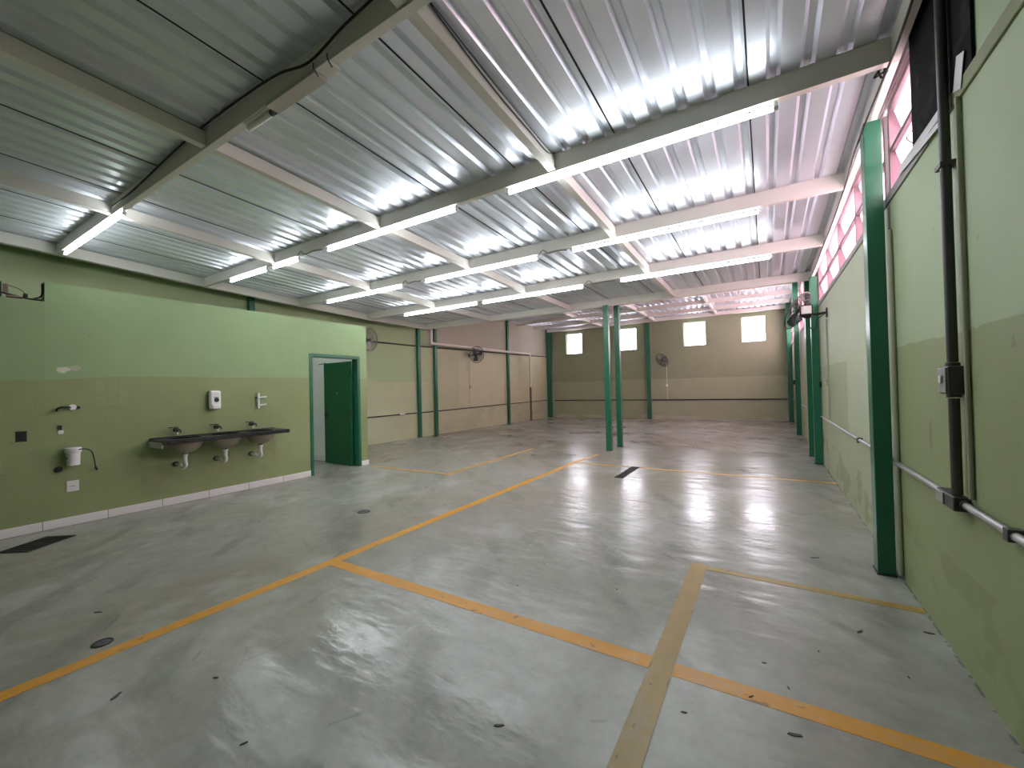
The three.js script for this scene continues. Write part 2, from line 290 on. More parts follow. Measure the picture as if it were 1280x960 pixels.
// ---------------------------------------------------------------- roof framing
const ROW = { '-1.65': 'fourth', '-3.5': 'third', '-5.3': 'second', '-7.1': 'first' };
const BAY = ['', '', 'just before the fourth lamp row', 'between the fourth and third lamp rows', 'between the third and second lamp rows', 'between the second and first lamp rows', 'between the first lamp row and the paired posts'];
function steelBeam(o, x0, x1, y, z, w = 0.052) {
  part('web', rbox(x0, x1, y + 0.006, y + BH, z - w / 2, z + w / 2, 0.003), M.cream, o);
  part('bottom_flange', rbox(x0, x1, y, y + 0.006, z - w / 2 - 0.004, z + w / 2 + 0.004, 0.002), M.cream, o);
  part('top_flange', rbox(x0, x1, y + BH - 0.006, y + BH - 0.001, z - w / 2 - 0.004, z + w / 2 + 0.004, 0.002), M.cream, o);
}
BEAMS.forEach(([z, y], i) => {
  if (i < 2) return;     // behind the camera
  const o = thing('roof_beam', z === -9.3 ? 'cream steel roof beam resting on the paired mid-floor posts, without lamps' : ROW[z] ? `cream steel roof beam carrying the ${ROW[z]} lamp row from the paired posts` : 'cream steel roof beam without lamps, next to the fourth lamp row', 'beam', [0, 0, 0], 'roof beams across the hall');
  steelBeam(o, -8.72, 0.72, y, z);
});
for (let i = 0; i + 1 < BEAMS.length; i++) {
  const [za, ya] = BEAMS[i], [zb, yb] = BEAMS[i + 1], a = za - 0.031, b = zb + 0.031, L = Math.hypot(a - b, ya - yb) - 0.004, tilt = Math.atan2(yb - ya, a - b);
  if (i < 2) continue;
  PURLIN_X.forEach((x, k) => {
    const where = ['by the strip windows', 'along mid-hall', 'on the partition side'][k];
    const o = thing('roof_purlin', `cream purlin ${where}, ${BAY[i]}`, 'purlin', [x, (ya + yb) / 2, (za + zb) / 2], 'purlins between the roof beams');
    o.rotation.x = tilt;
    part('web', rbox(-0.03, 0.03, 0.018, 0.138, -L / 2, L / 2, 0.003), M.cream, o);
    part('bottom_flange', rbox(-0.038, 0.038, 0.012, 0.018, -L / 2, L / 2, 0.002), M.cream, o);
  });
}
// eave beams along both long walls follow the fall of the roof
for (const [x0, x1, name, lab] of [[-8.8, -8.72, 'l', 'long cream steel eave beam along the partition side of the roof'], [0.72, 0.765, 'r', 'long cream steel eave beam above the high strip windows']]) {
  const o = thing('eave_beam', lab, 'beam');
  for (let i = 0; i + 1 < BEAMS.length; i++) {
    const [za, ya] = BEAMS[i], [zb, yb] = BEAMS[i + 1], L = Math.hypot(za - zb, ya - yb) - 0.002, g = rbox(x0, x1, 0.0, BH - 0.006, -L / 2, L / 2, 0.003); g.rotateX(Math.atan2(yb - ya, za - zb)); g.translate(0, (ya + yb) / 2, (za + zb) / 2);
    part('beam_length', g, M.cream, o);
  }
}
// ledger plate between the left eave beam and the wall
{ const o = thing('eave_plate', 'cream flat plate closing the gap between eave beam and long plaster wall', 'plate');
  for (let i = 0; i + 1 < BEAMS.length; i++) { const [za, ya] = BEAMS[i], [zb, yb] = BEAMS[i + 1], L = Math.hypot(za - zb, ya - yb) - 0.002, g = rbox(XL + 0.05, -8.802, 0.10, 0.112, -L / 2, L / 2, 0.002); g.rotateX(Math.atan2(yb - ya, za - zb)); g.translate(0, (ya + yb) / 2, (za + zb) / 2); part('plate_length', g, M.creamDull, o); } }
// higher roof at the back
for (const [i, z] of [-12.3, -13.9, -15.4, -16.9, -18.3].entries()) {
  const o = thing('roof_beam', `cream steel beam of the higher back roof, ${['fifth', 'fourth', 'third', 'second', 'first'][i]} from the far wall`, 'beam', [0, 0, 0], 'beams of the back roof');
  part('web', rbox(XL + 0.12, 0.7, 4.2, 4.336, z - 0.035, z + 0.035, 0.003), M.cream, o); part('bottom_flange', rbox(XL + 0.12, 0.7, 4.194, 4.2, z - 0.043, z + 0.043, 0.002), M.cream, o);
}
for (const [k, x] of PURLIN_X.entries()) { const zs = [-9.46, -12.3, -13.9, -15.4, -16.9, -18.3];
  for (let i = 0; i + 1 < zs.length; i++) single('roof_purlin', `higher back roof purlin ${['by the strip windows', 'along mid-hall', 'by the long wall'][k]}, ${['fifth', 'fourth', 'third', 'second', 'first'][i]} length from the far wall`, 'purlin', rbox(x - 0.035, x + 0.035, 4.215, 4.33, zs[i] - (i ? 0.045 : 0), zs[i + 1] + 0.045, 0.003), M.cream, 'purlins of the back roof'); }

// ---------------------------------------------------------------- columns
function column(x0, x1, z0, z1, top, label, group) {
  const o = thing('steel_column', label, 'column', [(x0 + x1) / 2, 0, (z0 + z1) / 2], group), w = (x1 - x0) / 2, d = Math.abs(z1 - z0) / 2;
  part('shaft', rbox(-w, w, 0.012, top, -d, d, 0.006, 2), M.green, o);
  part('base_plate', rbox(-w - 0.006, w + 0.004, 0, 0.012, -d - 0.012, d + 0.012, 0.002), M.iron, o, 'dark base plate');
  return o;
}
column(-3.14, -3.025, -9.2, -9.085, 3.305, 'green steel post under the roof beam, front one of the mid-floor pair', 'paired mid-floor posts');
column(-3.11, -2.995, -9.91, -9.795, 4.33, 'green steel post of the mid-floor pair, on the far wall side', 'paired mid-floor posts');
column(0.67, 0.775, -4.2, -4.06, 3.4, 'green steel column beside the cream pipe and the strip windows', 'columns on the strip window wall');
column(0.69, 0.80, -9.1, -8.99, 3.31, 'green steel column of the strip window wall pair, on the wall fan side', 'columns on the strip window wall');
column(0.67, 0.79, -10.0, -9.88, 4.33, 'green steel column of the strip window wall pair, on the far wall side', 'columns on the strip window wall');
column(0.66, 0.78, -13.78, -13.66, 4.33, 'green steel column with a small dark box, midway along the back strip windows', 'columns on the strip window wall');
column(0.66, 0.80, -18.3, -18.05, 4.33, 'green steel column in the corner under the back strip windows', 'columns on the strip window wall');
column(-9.29, -9.18, -4.58, -4.47, 3.6, 'green steel column showing only its top above the partition', 'columns on the long plaster wall');
column(-9.29, -9.2, -9.5, -9.39, 3.44, 'green steel column on the long plaster wall, first behind the partition', 'columns on the long plaster wall');
column(-9.29, -9.2, -10.26, -10.15, 4.33, 'green steel column on the long plaster wall, just behind the pipe elbow', 'columns on the long plaster wall');
column(-9.29, -9.2, -14.75, -14.62, 4.33, 'green steel column on the long plaster wall, between fan and sloping waste pipe', 'columns on the long plaster wall');
column(-9.29, -9.06, -18.48, -18.34, 4.33, 'green steel column in the corner of the long beige wall and far wall', 'columns on the long plaster wall');
column(-4.44, -4.29, -18.49, -18.36, 4.19, 'green steel column on the far wall beside the small fan', 'columns on the far wall');

// ---------------------------------------------------------------- lamps
const lampRows = [[-1.65, 3.56, [[-8.42, -6.05]]], [-3.5, 3.46, [[-2.17, 0.12], [-5.1, -2.8], [-7.81, -6.62], [-6.47, -5.75]]], [-5.3, 3.385, [[-2.26, 0.0], [-5.0, -2.76], [-7.76, -5.53]]], [-7.1, 3.325, [[-2.13, 0.11], [-5.08, -2.79], [-7.4, -5.18]]]];
function lamp(z, y, a, b, label, group) {
  const L = b - a, o = thing('linear_lamp', label, 'lamp', [(a + b) / 2, y, z], group);
  part('tube', rod([-L / 2 + 0.03, -0.048, 0], [L / 2 - 0.03, -0.048, 0], 0.017, 18), M.glow, o, 'glowing white tube');
  for (const s of [-1, 1]) { part('end_cap', rod([s * (L / 2 - 0.03), -0.048, 0], [s * L / 2, -0.048, 0], 0.018, 18), M.white, o, 'white end cap'); part('clip', rbox(s * (L / 2 - 0.028), s * (L / 2 - 0.004), -0.032, -0.001, -0.012, 0.012, 0.002), M.white, o); }
  const l = new THREE.RectAreaLight(LAMP_COLOR, LAMP_LIGHT, L - 0.08, 0.034); l.position.set(0, -0.0662, 0); l.rotation.x = -Math.PI / 2; o.add(l);
  return o;
}
for (const [z, y, list] of lampRows) list.forEach(([a, b], k) => {
  const where = list.length === 1 ? 'alone above the washbasins' : ['at the strip window end', 'in the middle', 'at the partition end', 'short one beside the partition end lamp'][k];
  lamp(z, y, a, b, `lit linear lamp, ${ROW[z]} row from the paired posts, ${where}`, 'linear lamps under the roof beams');
});
// the tube left dark and the empty fitting on the fourth lamp row's beam
{
  const o = thing('unlit_lamp', 'short white unlit tube end beside an empty batten under the roof beam', 'lamp', [-3.22, 3.56, -1.65]);
  part('tube', at(rod([-0.17, 0, 0], [0.15, 0, 0], 0.022, 14), 0, -0.026, -0.02), M.whiteGloss, o); part('end_cap', at(rod([0.15, 0, 0], [0.19, 0, 0], 0.023, 14), 0, -0.026, -0.02), M.galvanisedDark, o, 'dark end cap'); part('holder', rbox(-0.17, 0.18, -0.012, -0.001, -0.05, 0.02, 0.002), M.white, o);
  const e = thing('empty_batten', 'empty cream lamp batten with wire clips under the roof beam', 'lamp fitting', [-2.72, 3.56, -1.65]);
  part('channel', rbox(-0.3, 0.28, -0.035, -0.001, -0.05, 0.05, 0.004), M.creamDull, e); part('cover_plate', rbox(0.29, 0.42, -0.02, -0.001, -0.05, 0.05, 0.003), M.cream, e);
  for (const x of [0.285, 0.43]) part('wire_clip', tube([[x, 0.02, 0.055], [x + 0.01, -0.02, 0.06], [x, -0.045, 0.02]], 0.004, 12, 6), M.blackCable, e);
}

// ---------------------------------------------------------------- windows
FAR_WIN.forEach(([a, b], i) => {
  const o = struct(`window_${i + 1}`, null, null, ['square window in the far wall nearest the long beige wall', 'square window in the far wall behind the paired posts', 'square window in the far wall with a pale grille', 'square window in the far wall nearest the strip windows'][i]);
  const f = 0.035, z0 = ZF - 0.1, z1 = ZF - 0.14;
  part('frame_post', rbox(a, a + f, WY0, WY1, z0, z1, 0.003), M.white, o); part('frame_post', rbox(b - f, b, WY0, WY1, z0, z1, 0.003), M.white, o);
  part('frame_rail', rbox(a + f, b - f, WY0, WY0 + f, z0, z1, 0.003), M.white, o); part('frame_rail', rbox(a + f, b - f, WY1 - f, WY1, z0, z1, 0.003), M.white, o);
  if (i === 2) { for (let k = 0; k < 4; k++) part('grille_bar', rbox(b - 0.42 + 0.11 * k, b - 0.41 + 0.11 * k, WY0 + f, WY1 - 0.12 - 0.1 * (k % 2), z1 - 0.03, z1 - 0.02, 0.002), M.white, o); for (let k = 0; k < 5; k++) part('grille_bar', rbox(b - 0.45, b - f, WY0 + 0.12 + 0.13 * k, WY0 + 0.13 + 0.13 * k, z1 - 0.019, z1 - 0.009, 0.002), M.white, o); }
  const split = i === 0 ? a + 0.14 : i === 1 ? b - 0.2 : (a + b) / 2;
  if (i < 2) part('sash_post', rbox(split - 0.012, split + 0.012, WY0 + f, WY1 - f, z0, z1, 0.003), M.white, o);
  part('pane', box(a + f, i < 2 ? split - 0.012 : b - f, WY0 + f, WY1 - f, ZF - 0.119, ZF - 0.121), M.glass, o); if (i < 2) part('pane', box(split + 0.012, b - f, WY0 + f, WY1 - f, ZF - 0.119, ZF - 0.121), M.glass, o);
});
// strip windows: two rows of awning panes pushed open at the bottom between projecting fins
function strip(n, za, zb, fins, y0, y1, rows, label) {
  const o = struct(`window_${n}`, null, null, label), xi = XR + 0.004, xo = XR + 0.15;
  const zs = [za, ...fins, zb];
  for (const z of zs) part('fin', rbox(xi, xo, y0, y1, z - 0.02, z + 0.02, 0.003), M.frame, o);
  part('bottom_rail', rbox(xi, xo, y0 - 0.02, y0, za, zb, 0.003), M.frame, o); part('top_rail', rbox(xi, xo, y1, y1 + 0.04, za, zb, 0.003), M.frame, o);
  for (let r = 0; r < rows; r++) { const ya = lerp(y0, y1, r / rows), yb = lerp(y0, y1, (r + 1) / rows);
    if (r) part('middle_rail', rbox(xi + 0.005, xi + 0.06, ya - 0.016, ya + 0.016, za, zb, 0.003), M.frame, o);
    for (let i = 0; i + 1 < zs.length; i++) { const L = Math.abs(zs[i] - zs[i + 1]) - 0.034, h = yb - ya - 0.03, g = new THREE.BoxGeometry(0.004, h, L); g.translate(0, -h / 2, 0); g.rotateZ(0.27); g.translate(xi + 0.035, yb - 0.015, (zs[i] + zs[i + 1]) / 2); part('pane', g, M.pane, o, 'frosted pinkish pane'); } }
}
struct('trim_3', merge([rbox(XR + 0.004, XR + 0.15, 3.48, 4.2, -2.6, -9.0, 0.003), rbox(XR - 0.01, XR + 0.004, 3.5, 3.52, -3.48, -9.0, 0.003), rbox(XR + 0.004, XR + 0.15, 4.02, 4.6, -10.0, -18.15, 0.003)]), std({ color: col(0.5, 0.42, 0.46), roughness: 0.55 }), 'mauve metal fascia above the strip windows');
strip(5, -3.48, -4.08, [], 2.85, 3.44, 2, 'pink framed strip window bay between the black board and the first column');
strip(6, -4.22, -8.98, [-5.45, -6.65, -7.8], 2.85, 3.44, 2, 'pink framed strip window bay between the first column and the column pair');
strip(7, -10.02, -13.6, [-11.2, -12.4], 2.85, 3.98, 3, 'tall pink framed strip window bay behind the column pair');
strip(8, -13.8, -18.1, [-15.2, -16.7], 2.85, 3.98, 3, 'tall pink framed strip window bay next to the far wall');
struct('trim_1', rbox(XR - 0.012, XR + 0.2, SILL - 0.045, SILL + 0.02, -3.2, -18.3, 0.004), M.sillGrey, 'mauve grey sill under the strip windows');
struct('trim_2', rbox(XR - 0.012, XR + 0.05, SILL - 0.045, SILL + 0.03, ZN, -3.19, 0.006), std({ color: col(...oliveDeep), roughness: 0.65 }), 'olive ledge along the top of the lower wall');
{ // black board that closes the strip window bay
  const map = colorTex(256, 256, (u, v) => { const n = fD(u * 9 + 2, v * 9 + 8); return mul3([0.007, 0.0075, 0.0065], 0.6 + 1.8 * smooth(0.5, 0.75, n)); });
  single('black_board', 'matt black board closing the strip window bay behind the dark conduit', 'board', rbox(XR - 0.01, XR + 0.003, SILL + 0.031, 3.6, -2.6, -3.46, 0.003), std({ color: 0xffffff, map, roughness: 0.95, specularIntensity: 0.4 }));
  const t = thing('metal_flashing', 'loose grey metal flashing strips lying over the sill beside the dark conduit', 'flashing', [XR - 0.013, SILL + 0.0, -3.35]);
  const strp = (a, b, r, th) => { const g = rbox(-0.002, 0.002, -th / 2, th / 2, -0.36, 0.42, 0.001); g.rotateX(r); g.translate(a, b, 0); return g; };
  part('strip', strp(-0.002, 0.03, 0.045, 0.05), M.galvanised, t); part('strip', strp(-0.007, -0.01, 0.09, 0.03), M.galvanised, t); part('wire', tube([[-0.01, 0.05, -0.02], [-0.04, 0.1, -0.03], [-0.02, 0.12, 0.01], [-0.01, 0.06, 0.03]], 0.003, 20, 6), M.blackCable, t);
  const g = new THREE.BoxGeometry(0.003, 0.15, 0.09); g.rotateX(0.35); g.translate(XR - 0.016, SILL + 0.06, -2.72); single('tape_scrap', 'small grey scrap of tape hanging on the ledge by the dark conduit', 'tape', g, M.galvanised);
}

// ---------------------------------------------------------------- door
{
  const fr = struct('door_1', null, null, 'green steel door frame with an open dark green door leaf');
  const w = 0.055, xa = XP - 0.155, xb = XP + 0.012;
  part('door_post', rbox(xa, xb, 0, 2.16, DOOR_A + 0.004, DOOR_A - w, 0.004), M.green, fr); part('door_post', rbox(xa, xb, 0, 2.16, DOOR_B + w, DOOR_B - 0.004, 0.004), M.green, fr);
  part('door_head', rbox(xa, xb, 2.105, 2.165, DOOR_A - w, DOOR_B + w, 0.004), M.green, fr);
  const leaf = new THREE.Group(); leaf.name = 'door_leaf'; leaf.position.set(XP - 0.13, 0, DOOR_B + w + 0.045); leaf.rotation.y = R(-2); fr.add(leaf);
  leaf.userData.label = 'dark green flush door leaf standing open';
  part('panel', rbox(-0.9, -0.005, 0.012, 2.07, -0.02, 0.018, 0.003), M.doorGreen, leaf);
  part('handle', merge([rod([-0.83, 1.0, 0.018], [-0.83, 1.0, 0.06], 0.01), rod([-0.83, 1.0, 0.055], [-0.72, 1.0, 0.055], 0.009), rbox(-0.85, -0.81, 0.92, 1.08, 0.018, 0.022, 0.002)]), M.black, leaf, 'black lever handle');
  part('peephole', at(rod([0, 0, 0], [0, 0, 0.008], 0.014, 16), -0.45, 1.45, 0.017), M.galvanised, leaf);
  for (const y of [0.25, 1.05, 1.85]) part('hinge', rod([0.004, y - 0.05, 0.02], [0.004, y + 0.05, 0.02], 0.009), M.iron, leaf);
  part('closer_arm', rod([-1.12, 2.06, -0.012], [-0.86, 2.075, -0.005], 0.008), M.iron, leaf, 'dark closer arm');
}

// ---------------------------------------------------------------- floor markings
{
  const yel = (c, wear, seed, L, W) => { const f = fbm(seed, 5), s = 220; const w = Math.min(2048, Math.max(64, Math.round(L * 110))), h = Math.max(16, Math.round(W * 220)); const under = hex('#8f8d84');
    const map = colorTex(w, h, (u, v) => { const x = u * L, y = v * W, n = f(x * 2.2, y * 6 + 4), k = f(x * 22, y * 22 + 40); let q = mul3(c, 0.9 + 0.25 * (n - 0.5) + 0.18 * (k - 0.5)); q = mix3(q, under, wear * smooth(0.5, 0.72, 0.6 * n + 0.4 * k)); if (f(x * 14 + 60, y * 26) > 0.76) q = mix3(q, [0.07, 0.06, 0.05], 0.55); return q; });
    return std({ color: 0xffffff, map, roughness: 0.4 }); };
  const Y = hex('#d9981a'), O = hex('#a38842'), F = hex('#cb9c42');
  // strip laid on the floor from a to b, with its own uv
  function line(label, ax, az, bx, bz, W, y, mat) {
    const L = Math.hypot(bx - ax, bz - az), g = new THREE.BoxGeometry(L, 0.0012, W); const p = g.attributes.position, uv = g.attributes.uv; for (let i = 0; i < p.count; i++) uv.setXY(i, p.getX(i) / L + 0.5, p.getZ(i) / W + 0.5);
    g.rotateY(-Math.atan2(bz - az, bx - ax)); g.translate((ax + bx) / 2, y, (az + bz) / 2); single('floor_marking', label, 'floor line', g, mat);
  }
  line('long yellow floor line running down the hall past the floor caps', -3.25, 3.9, -3.2, -7.45, 0.1, 0.0008, yel(Y, 0.25, 5, 11.4, 0.1));
  line('short faded yellow line leading from the long line to the paired posts', -3.2, -7.46, -3.12, -8.5, 0.1, 0.0008, yel(F, 0.45, 6, 1.1, 0.1));
  line('wide yellow floor line crossed by the olive line', -3.174, -2.2, 0.80, -2.23, 0.105, 0.0008, yel(Y, 0.3, 7, 4, 0.105));
  line('olive brown floor line crossing over the wide yellow line', -0.5, 3.9, -0.5, -3.63, 0.115, 0.0022, yel(O, 0.35, 8, 7.5, 0.115));
  line('thin olive floor line from the olive corner to the wall', -0.435, -3.58, 0.80, -3.54, 0.075, 0.0008, yel(O, 0.35, 9, 1.3, 0.075));
  line('faded yellow line across the hall past the long drain grate', -3.152, -7.4, 0.80, -7.4, 0.1, 0.0008, yel(F, 0.4, 10, 4, 0.1));
  line('faded ochre line from the partition corner towards the middle', -6.62, -5.44, -4.68, -5.49, 0.08, 0.0008, yel(F, 0.3, 12, 2, 0.08));
  line('faded yellow line running back from the ochre line corner', -4.73, -5.44, -4.83, -8.7, 0.09, 0.0022, yel(F, 0.3, 13, 3.3, 0.09));
}

// ---------------------------------------------------------------- floor fittings and litter
function grate(label, cx, cz, w, l, turn, n) {
  const o = thing('floor_grate', label, 'drain grate', [cx, 0, cz], undefined, turn);
  part('frame', merge([rbox(-w / 2, w / 2, 0.0005, 0.006, -l / 2, -l / 2 + 0.012, 0.001), rbox(-w / 2, w / 2, 0.0005, 0.006, l / 2 - 0.012, l / 2, 0.001), rbox(-w / 2, -w / 2 + 0.012, 0.0005, 0.006, -l / 2, l / 2, 0.001), rbox(w / 2 - 0.012, w / 2, 0.0005, 0.006, -l / 2, l / 2, 0.001)]), M.iron, o);
  part('pit', rbox(-w / 2 + 0.012, w / 2 - 0.012, 0.0005, 0.0015, -l / 2 + 0.012, l / 2 - 0.012, 0.0003), M.black, o);
  for (let k = 0; k < n; k++) { const z = lerp(-l / 2 + 0.012, l / 2 - 0.012, (k + 0.5) / n); part('bar', rbox(-w / 2 + 0.012, w / 2 - 0.012, 0.0016, 0.006, z - 0.3 * l / n, z + 0.3 * l / n, 0.001), M.iron, o); }
}
grate('dark square iron drain grate in the floor beside the skirting tiles', -6.28, -1.02, 0.3, 0.46, 0.6, 12);
grate('long narrow dark drain grate lying on the faded yellow line', -2.04, -6.95, 0.14, 1.0, 0, 14);
function cap(label, x, z, r) { const o = thing('floor_drain', label, 'floor drain', [x, 0, z]); part('ring', lathe([[r * 0.8, 0.0008], [r * 0.82, 0.006], [r * 0.97, 0.006], [r, 0.0008]], 32), M.iron, o); part('lid', lathe([[0.0001, 0.005], [r * 0.5, 0.0065], [r * 0.76, 0.004], [r * 0.78, 0.0008]], 32), M.galvanisedDark, o); part('slot', rbox(-r * 0.4, r * 0.4, 0.0066, 0.0074, -0.004, 0.004, 0.0003), M.black, o); }
cap('round grey floor cap beside the doorway side of the long yellow line', -4.2, -3.31, 0.075); cap('round worn metal floor cap right beside the long yellow line', -3.39, -0.8, 0.05);
{
  const bits = [[0.06, -2.05, 0.055, 0.3], [0.42, -3.08, 0.05, 1.0], [0.75, -3.25, 0.05, 0.1], [-1.02, -1.48, 0.045, 0.6], [-1.89, -0.87, 0.03, 1.2], [-2.73, -0.69, 0.06, 2.2], [-2.45, -1.0, 0.03, 0.5], [0.2, -2.75, 0.02, 1.3], [-0.05, -2.5, 0.02, 0.2], [0.05, -2.35, 0.022, 2.0], [-0.1, -2.2, 0.03, 0.9], [0.55, -2.72, 0.02, 1.9], [-0.35, -1.95, 0.025, 0.3], [-0.95, -2.9, 0.025, 2.5], [0.3, -4.2, 0.07, 0.5], [-3.5, -4.0, 0.025, 0.2], [-4.4, -4.6, 0.03, 0.7], [-5.0, -2.5, 0.03, 0.1], [-1.6, -2.6, 0.025, 1.4], [-3.9, -0.9, 0.06, 0.5]];
  const tri = (L) => { const s = new THREE.Shape(); s.moveTo(-L / 2, 0); s.lineTo(-L * 0.3, L * 0.16); s.lineTo(L * 0.45, L * 0.1); s.lineTo(L / 2, -L * 0.06); s.lineTo(-L * 0.1, -L * 0.15); s.closePath(); const g = new THREE.ExtrudeGeometry(s, { depth: 0.003, bevelEnabled: false }); g.rotateX(-Math.PI / 2); return g; };
  for (const [x, z, L, a] of bits) { const g = tri(L); g.rotateY(a); g.translate(x, 0.0006, z); const where = x > -0.44 ? (z < -3.6 ? 'beyond the thin olive line by the wall' : z < -2.3 ? 'inside the bay boxed by the olive lines' : 'beside the wide yellow line near the wall') : x > -3.1 ? (z < -2.3 ? 'between the wide yellow line and the drain grate' : 'between the long yellow and olive lines') : 'on the washbasin side of the long yellow line';
    single('floor_chip', `tiny black chip of debris ${where}`, 'debris', g, M.black, `black floor chips ${where}`); }
}

// ---------------------------------------------------------------- washbasins on the partition
{
  const gran = colorTex(256, 256, (u, v) => { const n = fD(u * 30, v * 30, 30, 30); return mul3([0.014, 0.014, 0.017], 0.7 + 3 * smooth(0.62, 0.8, n)); }); gran.repeat.set(2, 2);
  const MG = std({ color: 0xffffff, map: gran, roughness: 0.32 });
  const ceramic = colorTex(128, 128, (u, v) => { const n = fA(u * 8, v * 8, 8, 8); return mix3(hex('#938973'), hex('#7a705f'), n); }); const MB = std({ color: 0xffffff, map: ceramic, roughness: 0.35, side: THREE.DoubleSide });
  const x0 = XP + 0.006, x1 = XP + 0.45, za = -2.08, zb = -3.68, yt = 0.9, bz = [-2.38, -2.86, -3.34];
  const o = thing('wash_counter', 'black granite wash counter with three brown basins on the green partition', 'wash counter', [0, 0, 0]);
  // slab with three round holes
  const s = new THREE.Shape(); s.moveTo(x0, za); s.lineTo(x1, za); s.lineTo(x1, zb); s.lineTo(x0, zb); s.closePath();
  for (const z of bz) { const h = new THREE.Path(); h.absellipse(XP + 0.25, z, 0.15, 0.185, 0, Math.PI * 2, true); s.holes.push(h); }
  const slab = new THREE.ExtrudeGeometry(s, { depth: 0.02, bevelEnabled: true, bevelSize: 0.002, bevelThickness: 0.002, bevelSegments: 1, curveSegments: 28 }); slab.rotateX(Math.PI / 2); slab.translate(0, yt, 0); // shape y becomes z
  { const p = slab.attributes.position; let mn = 9, mx = -9; for (let i = 0; i < p.count; i++) { mn = Math.min(mn, p.getZ(i)); mx = Math.max(mx, p.getZ(i)); } }
  part('worktop', metric(slab), MG, o); part('front_apron', rbox(x1 - 0.018, x1 + 0.004, yt - 0.05, yt - 0.021, za, zb, 0.003), MG, o); part('splashback', rbox(x0, x0 + 0.012, yt + 0.003, yt + 0.018, za, zb, 0.003), MG, o);
  part('side_apron', rbox(x0, x1 - 0.02, yt - 0.05, yt - 0.021, zb, zb + 0.018, 0.003), MG, o);
  part('end_board', rbox(x0, x1 - 0.03, yt - 0.095, yt - 0.022, za - 0.012, za + 0.008, 0.003), std({ color: col(0.5, 0.5, 0.45), roughness: 0.6 }), o, 'pale grey end board');
  for (const z of bz) {
    const b = part('basin', (() => { const pr = []; for (let k = 0; k <= 12; k++) { const t = k / 12; pr.push([0.018 + 0.175 * Math.sin(t * Math.PI / 2), 0.175 * (1 - Math.cos(t * Math.PI / 2))]); } const g = lathe(pr, 36); g.scale(0.86, 1, 1.05); return at(g, XP + 0.25, yt - 0.198, z); })(), MB, o, 'brown ceramic basin');
    part('drain', at(lathe([[0.02, 0.004], [0.03, 0.0], [0.03, -0.02], [0.022, -0.03]], 20), XP + 0.25, yt - 0.196, z), M.chrome, b);
    part('waste_trap', merge([rod([XP + 0.25, yt - 0.22, z], [XP + 0.25, yt - 0.3, z], 0.022, 16), at(rod([0, -0.015, 0], [0, 0.015, 0], 0.03, 16), XP + 0.25, yt - 0.225, z), tube([[XP + 0.25, yt - 0.29, z], [XP + 0.245, yt - 0.37, z - 0.01], [XP + 0.19, yt - 0.4, z + 0.01], [XP + 0.13, yt - 0.36, z + 0.02], [XP + 0.06, yt - 0.36, z + 0.02], [XP + 0.004, yt - 0.36, z + 0.02]], 0.019, 30, 12)]), M.white, o, 'white plastic waste trap');
    part('wall_rosette', at(rod([0, 0, 0], [0.015, 0, 0], 0.035, 20), XP + 0.002, yt - 0.36, z + 0.02), M.black, o);
    const f = thing('wall_tap', `dark metal tap with a long spout over the ${['basin at the pale end board', 'middle basin', 'basin nearest the doorway'][bz.indexOf(z)]}`, 'tap', [XP, 1.0, z + 0.02], 'taps over the wash counter');
    part('rosette', at(rod([0, 0, 0], [0.014, 0, 0], 0.028, 20), 0.001, 0, 0), M.chrome, f); part('body', merge([rod([0.012, 0, 0], [0.09, 0, 0], 0.016, 14), rod([0.07, -0.028, 0], [0.07, 0.03, 0], 0.014, 14)]), M.galvanisedDark, f); part('spout', tube([[0.07, -0.005, 0], [0.13, 0.01, 0.0], [0.17, 0.0, 0], [0.18, -0.03, 0]], 0.011, 20, 10), M.galvanisedDark, f); part('lever', rbox(0.06, 0.082, 0.034, 0.044, -0.012, 0.1, 0.003), M.iron, f); part('nozzle', rod([0.07, -0.028, 0], [0.07, -0.06, 0], 0.01, 12), M.white, f);
  }
}
{ // soap dispenser
  const o = thing('soap_dispenser', 'white wall soap dispenser with a grey window above the wash counter', 'soap dispenser', [XP, 1.39, -2.815]);
  part('body', rbox(0.012, 0.1, -0.135, 0.135, -0.07, 0.07, 0.03, 4), M.whiteGloss, o); part('back_plate', rbox(0.001, 0.012, -0.125, 0.13, -0.066, 0.066, 0.004), M.black, o); part('window', at(new THREE.CylinderGeometry(0.032, 0.032, 0.006, 24).toNonIndexed(), 0.1, 0.0, -0.005, 0, 0, Math.PI / 2), std({ color: col(0.05, 0.055, 0.06), roughness: 0.2 }), o, 'dark grey sight window'); part('brow', rbox(0.098, 0.106, 0.03, 0.045, -0.035, 0.03, 0.003), std({ color: col(0.35, 0.37, 0.38), roughness: 0.4 }), o); part('push_bar', rbox(0.06, 0.115, -0.128, -0.065, -0.05, 0.05, 0.012, 3), M.whiteGloss, o);
}
{ // white pipe stub with two cocks
  const o = thing('pipe_manifold', 'small white pipe manifold with two side stubs on the partition', 'pipe', [XP, 1.36, -3.43]);
  part('riser', rod([0.03, -0.12, 0], [0.03, 0.12, 0], 0.016, 14), M.whiteGloss, o); for (const y of [0.045, -0.075]) part('stub', merge([rod([0.03, y, 0], [0.075, y + 0.004, -0.07], 0.014, 12), at(rod([0, 0, 0], [0.016, 0, -0.028], 0.018, 12), 0.072, y + 0.004, -0.066)]), M.whiteGloss, o); part('wall_stub', rod([0.001, 0.045, 0.035], [0.03, 0.045, 0], 0.012, 10), M.galvanisedDark, o, 'dark wall stub');
  part('bracket', rbox(0.001, 0.016, -0.02, 0.02, -0.014, 0.014, 0.002), M.white, o);
}
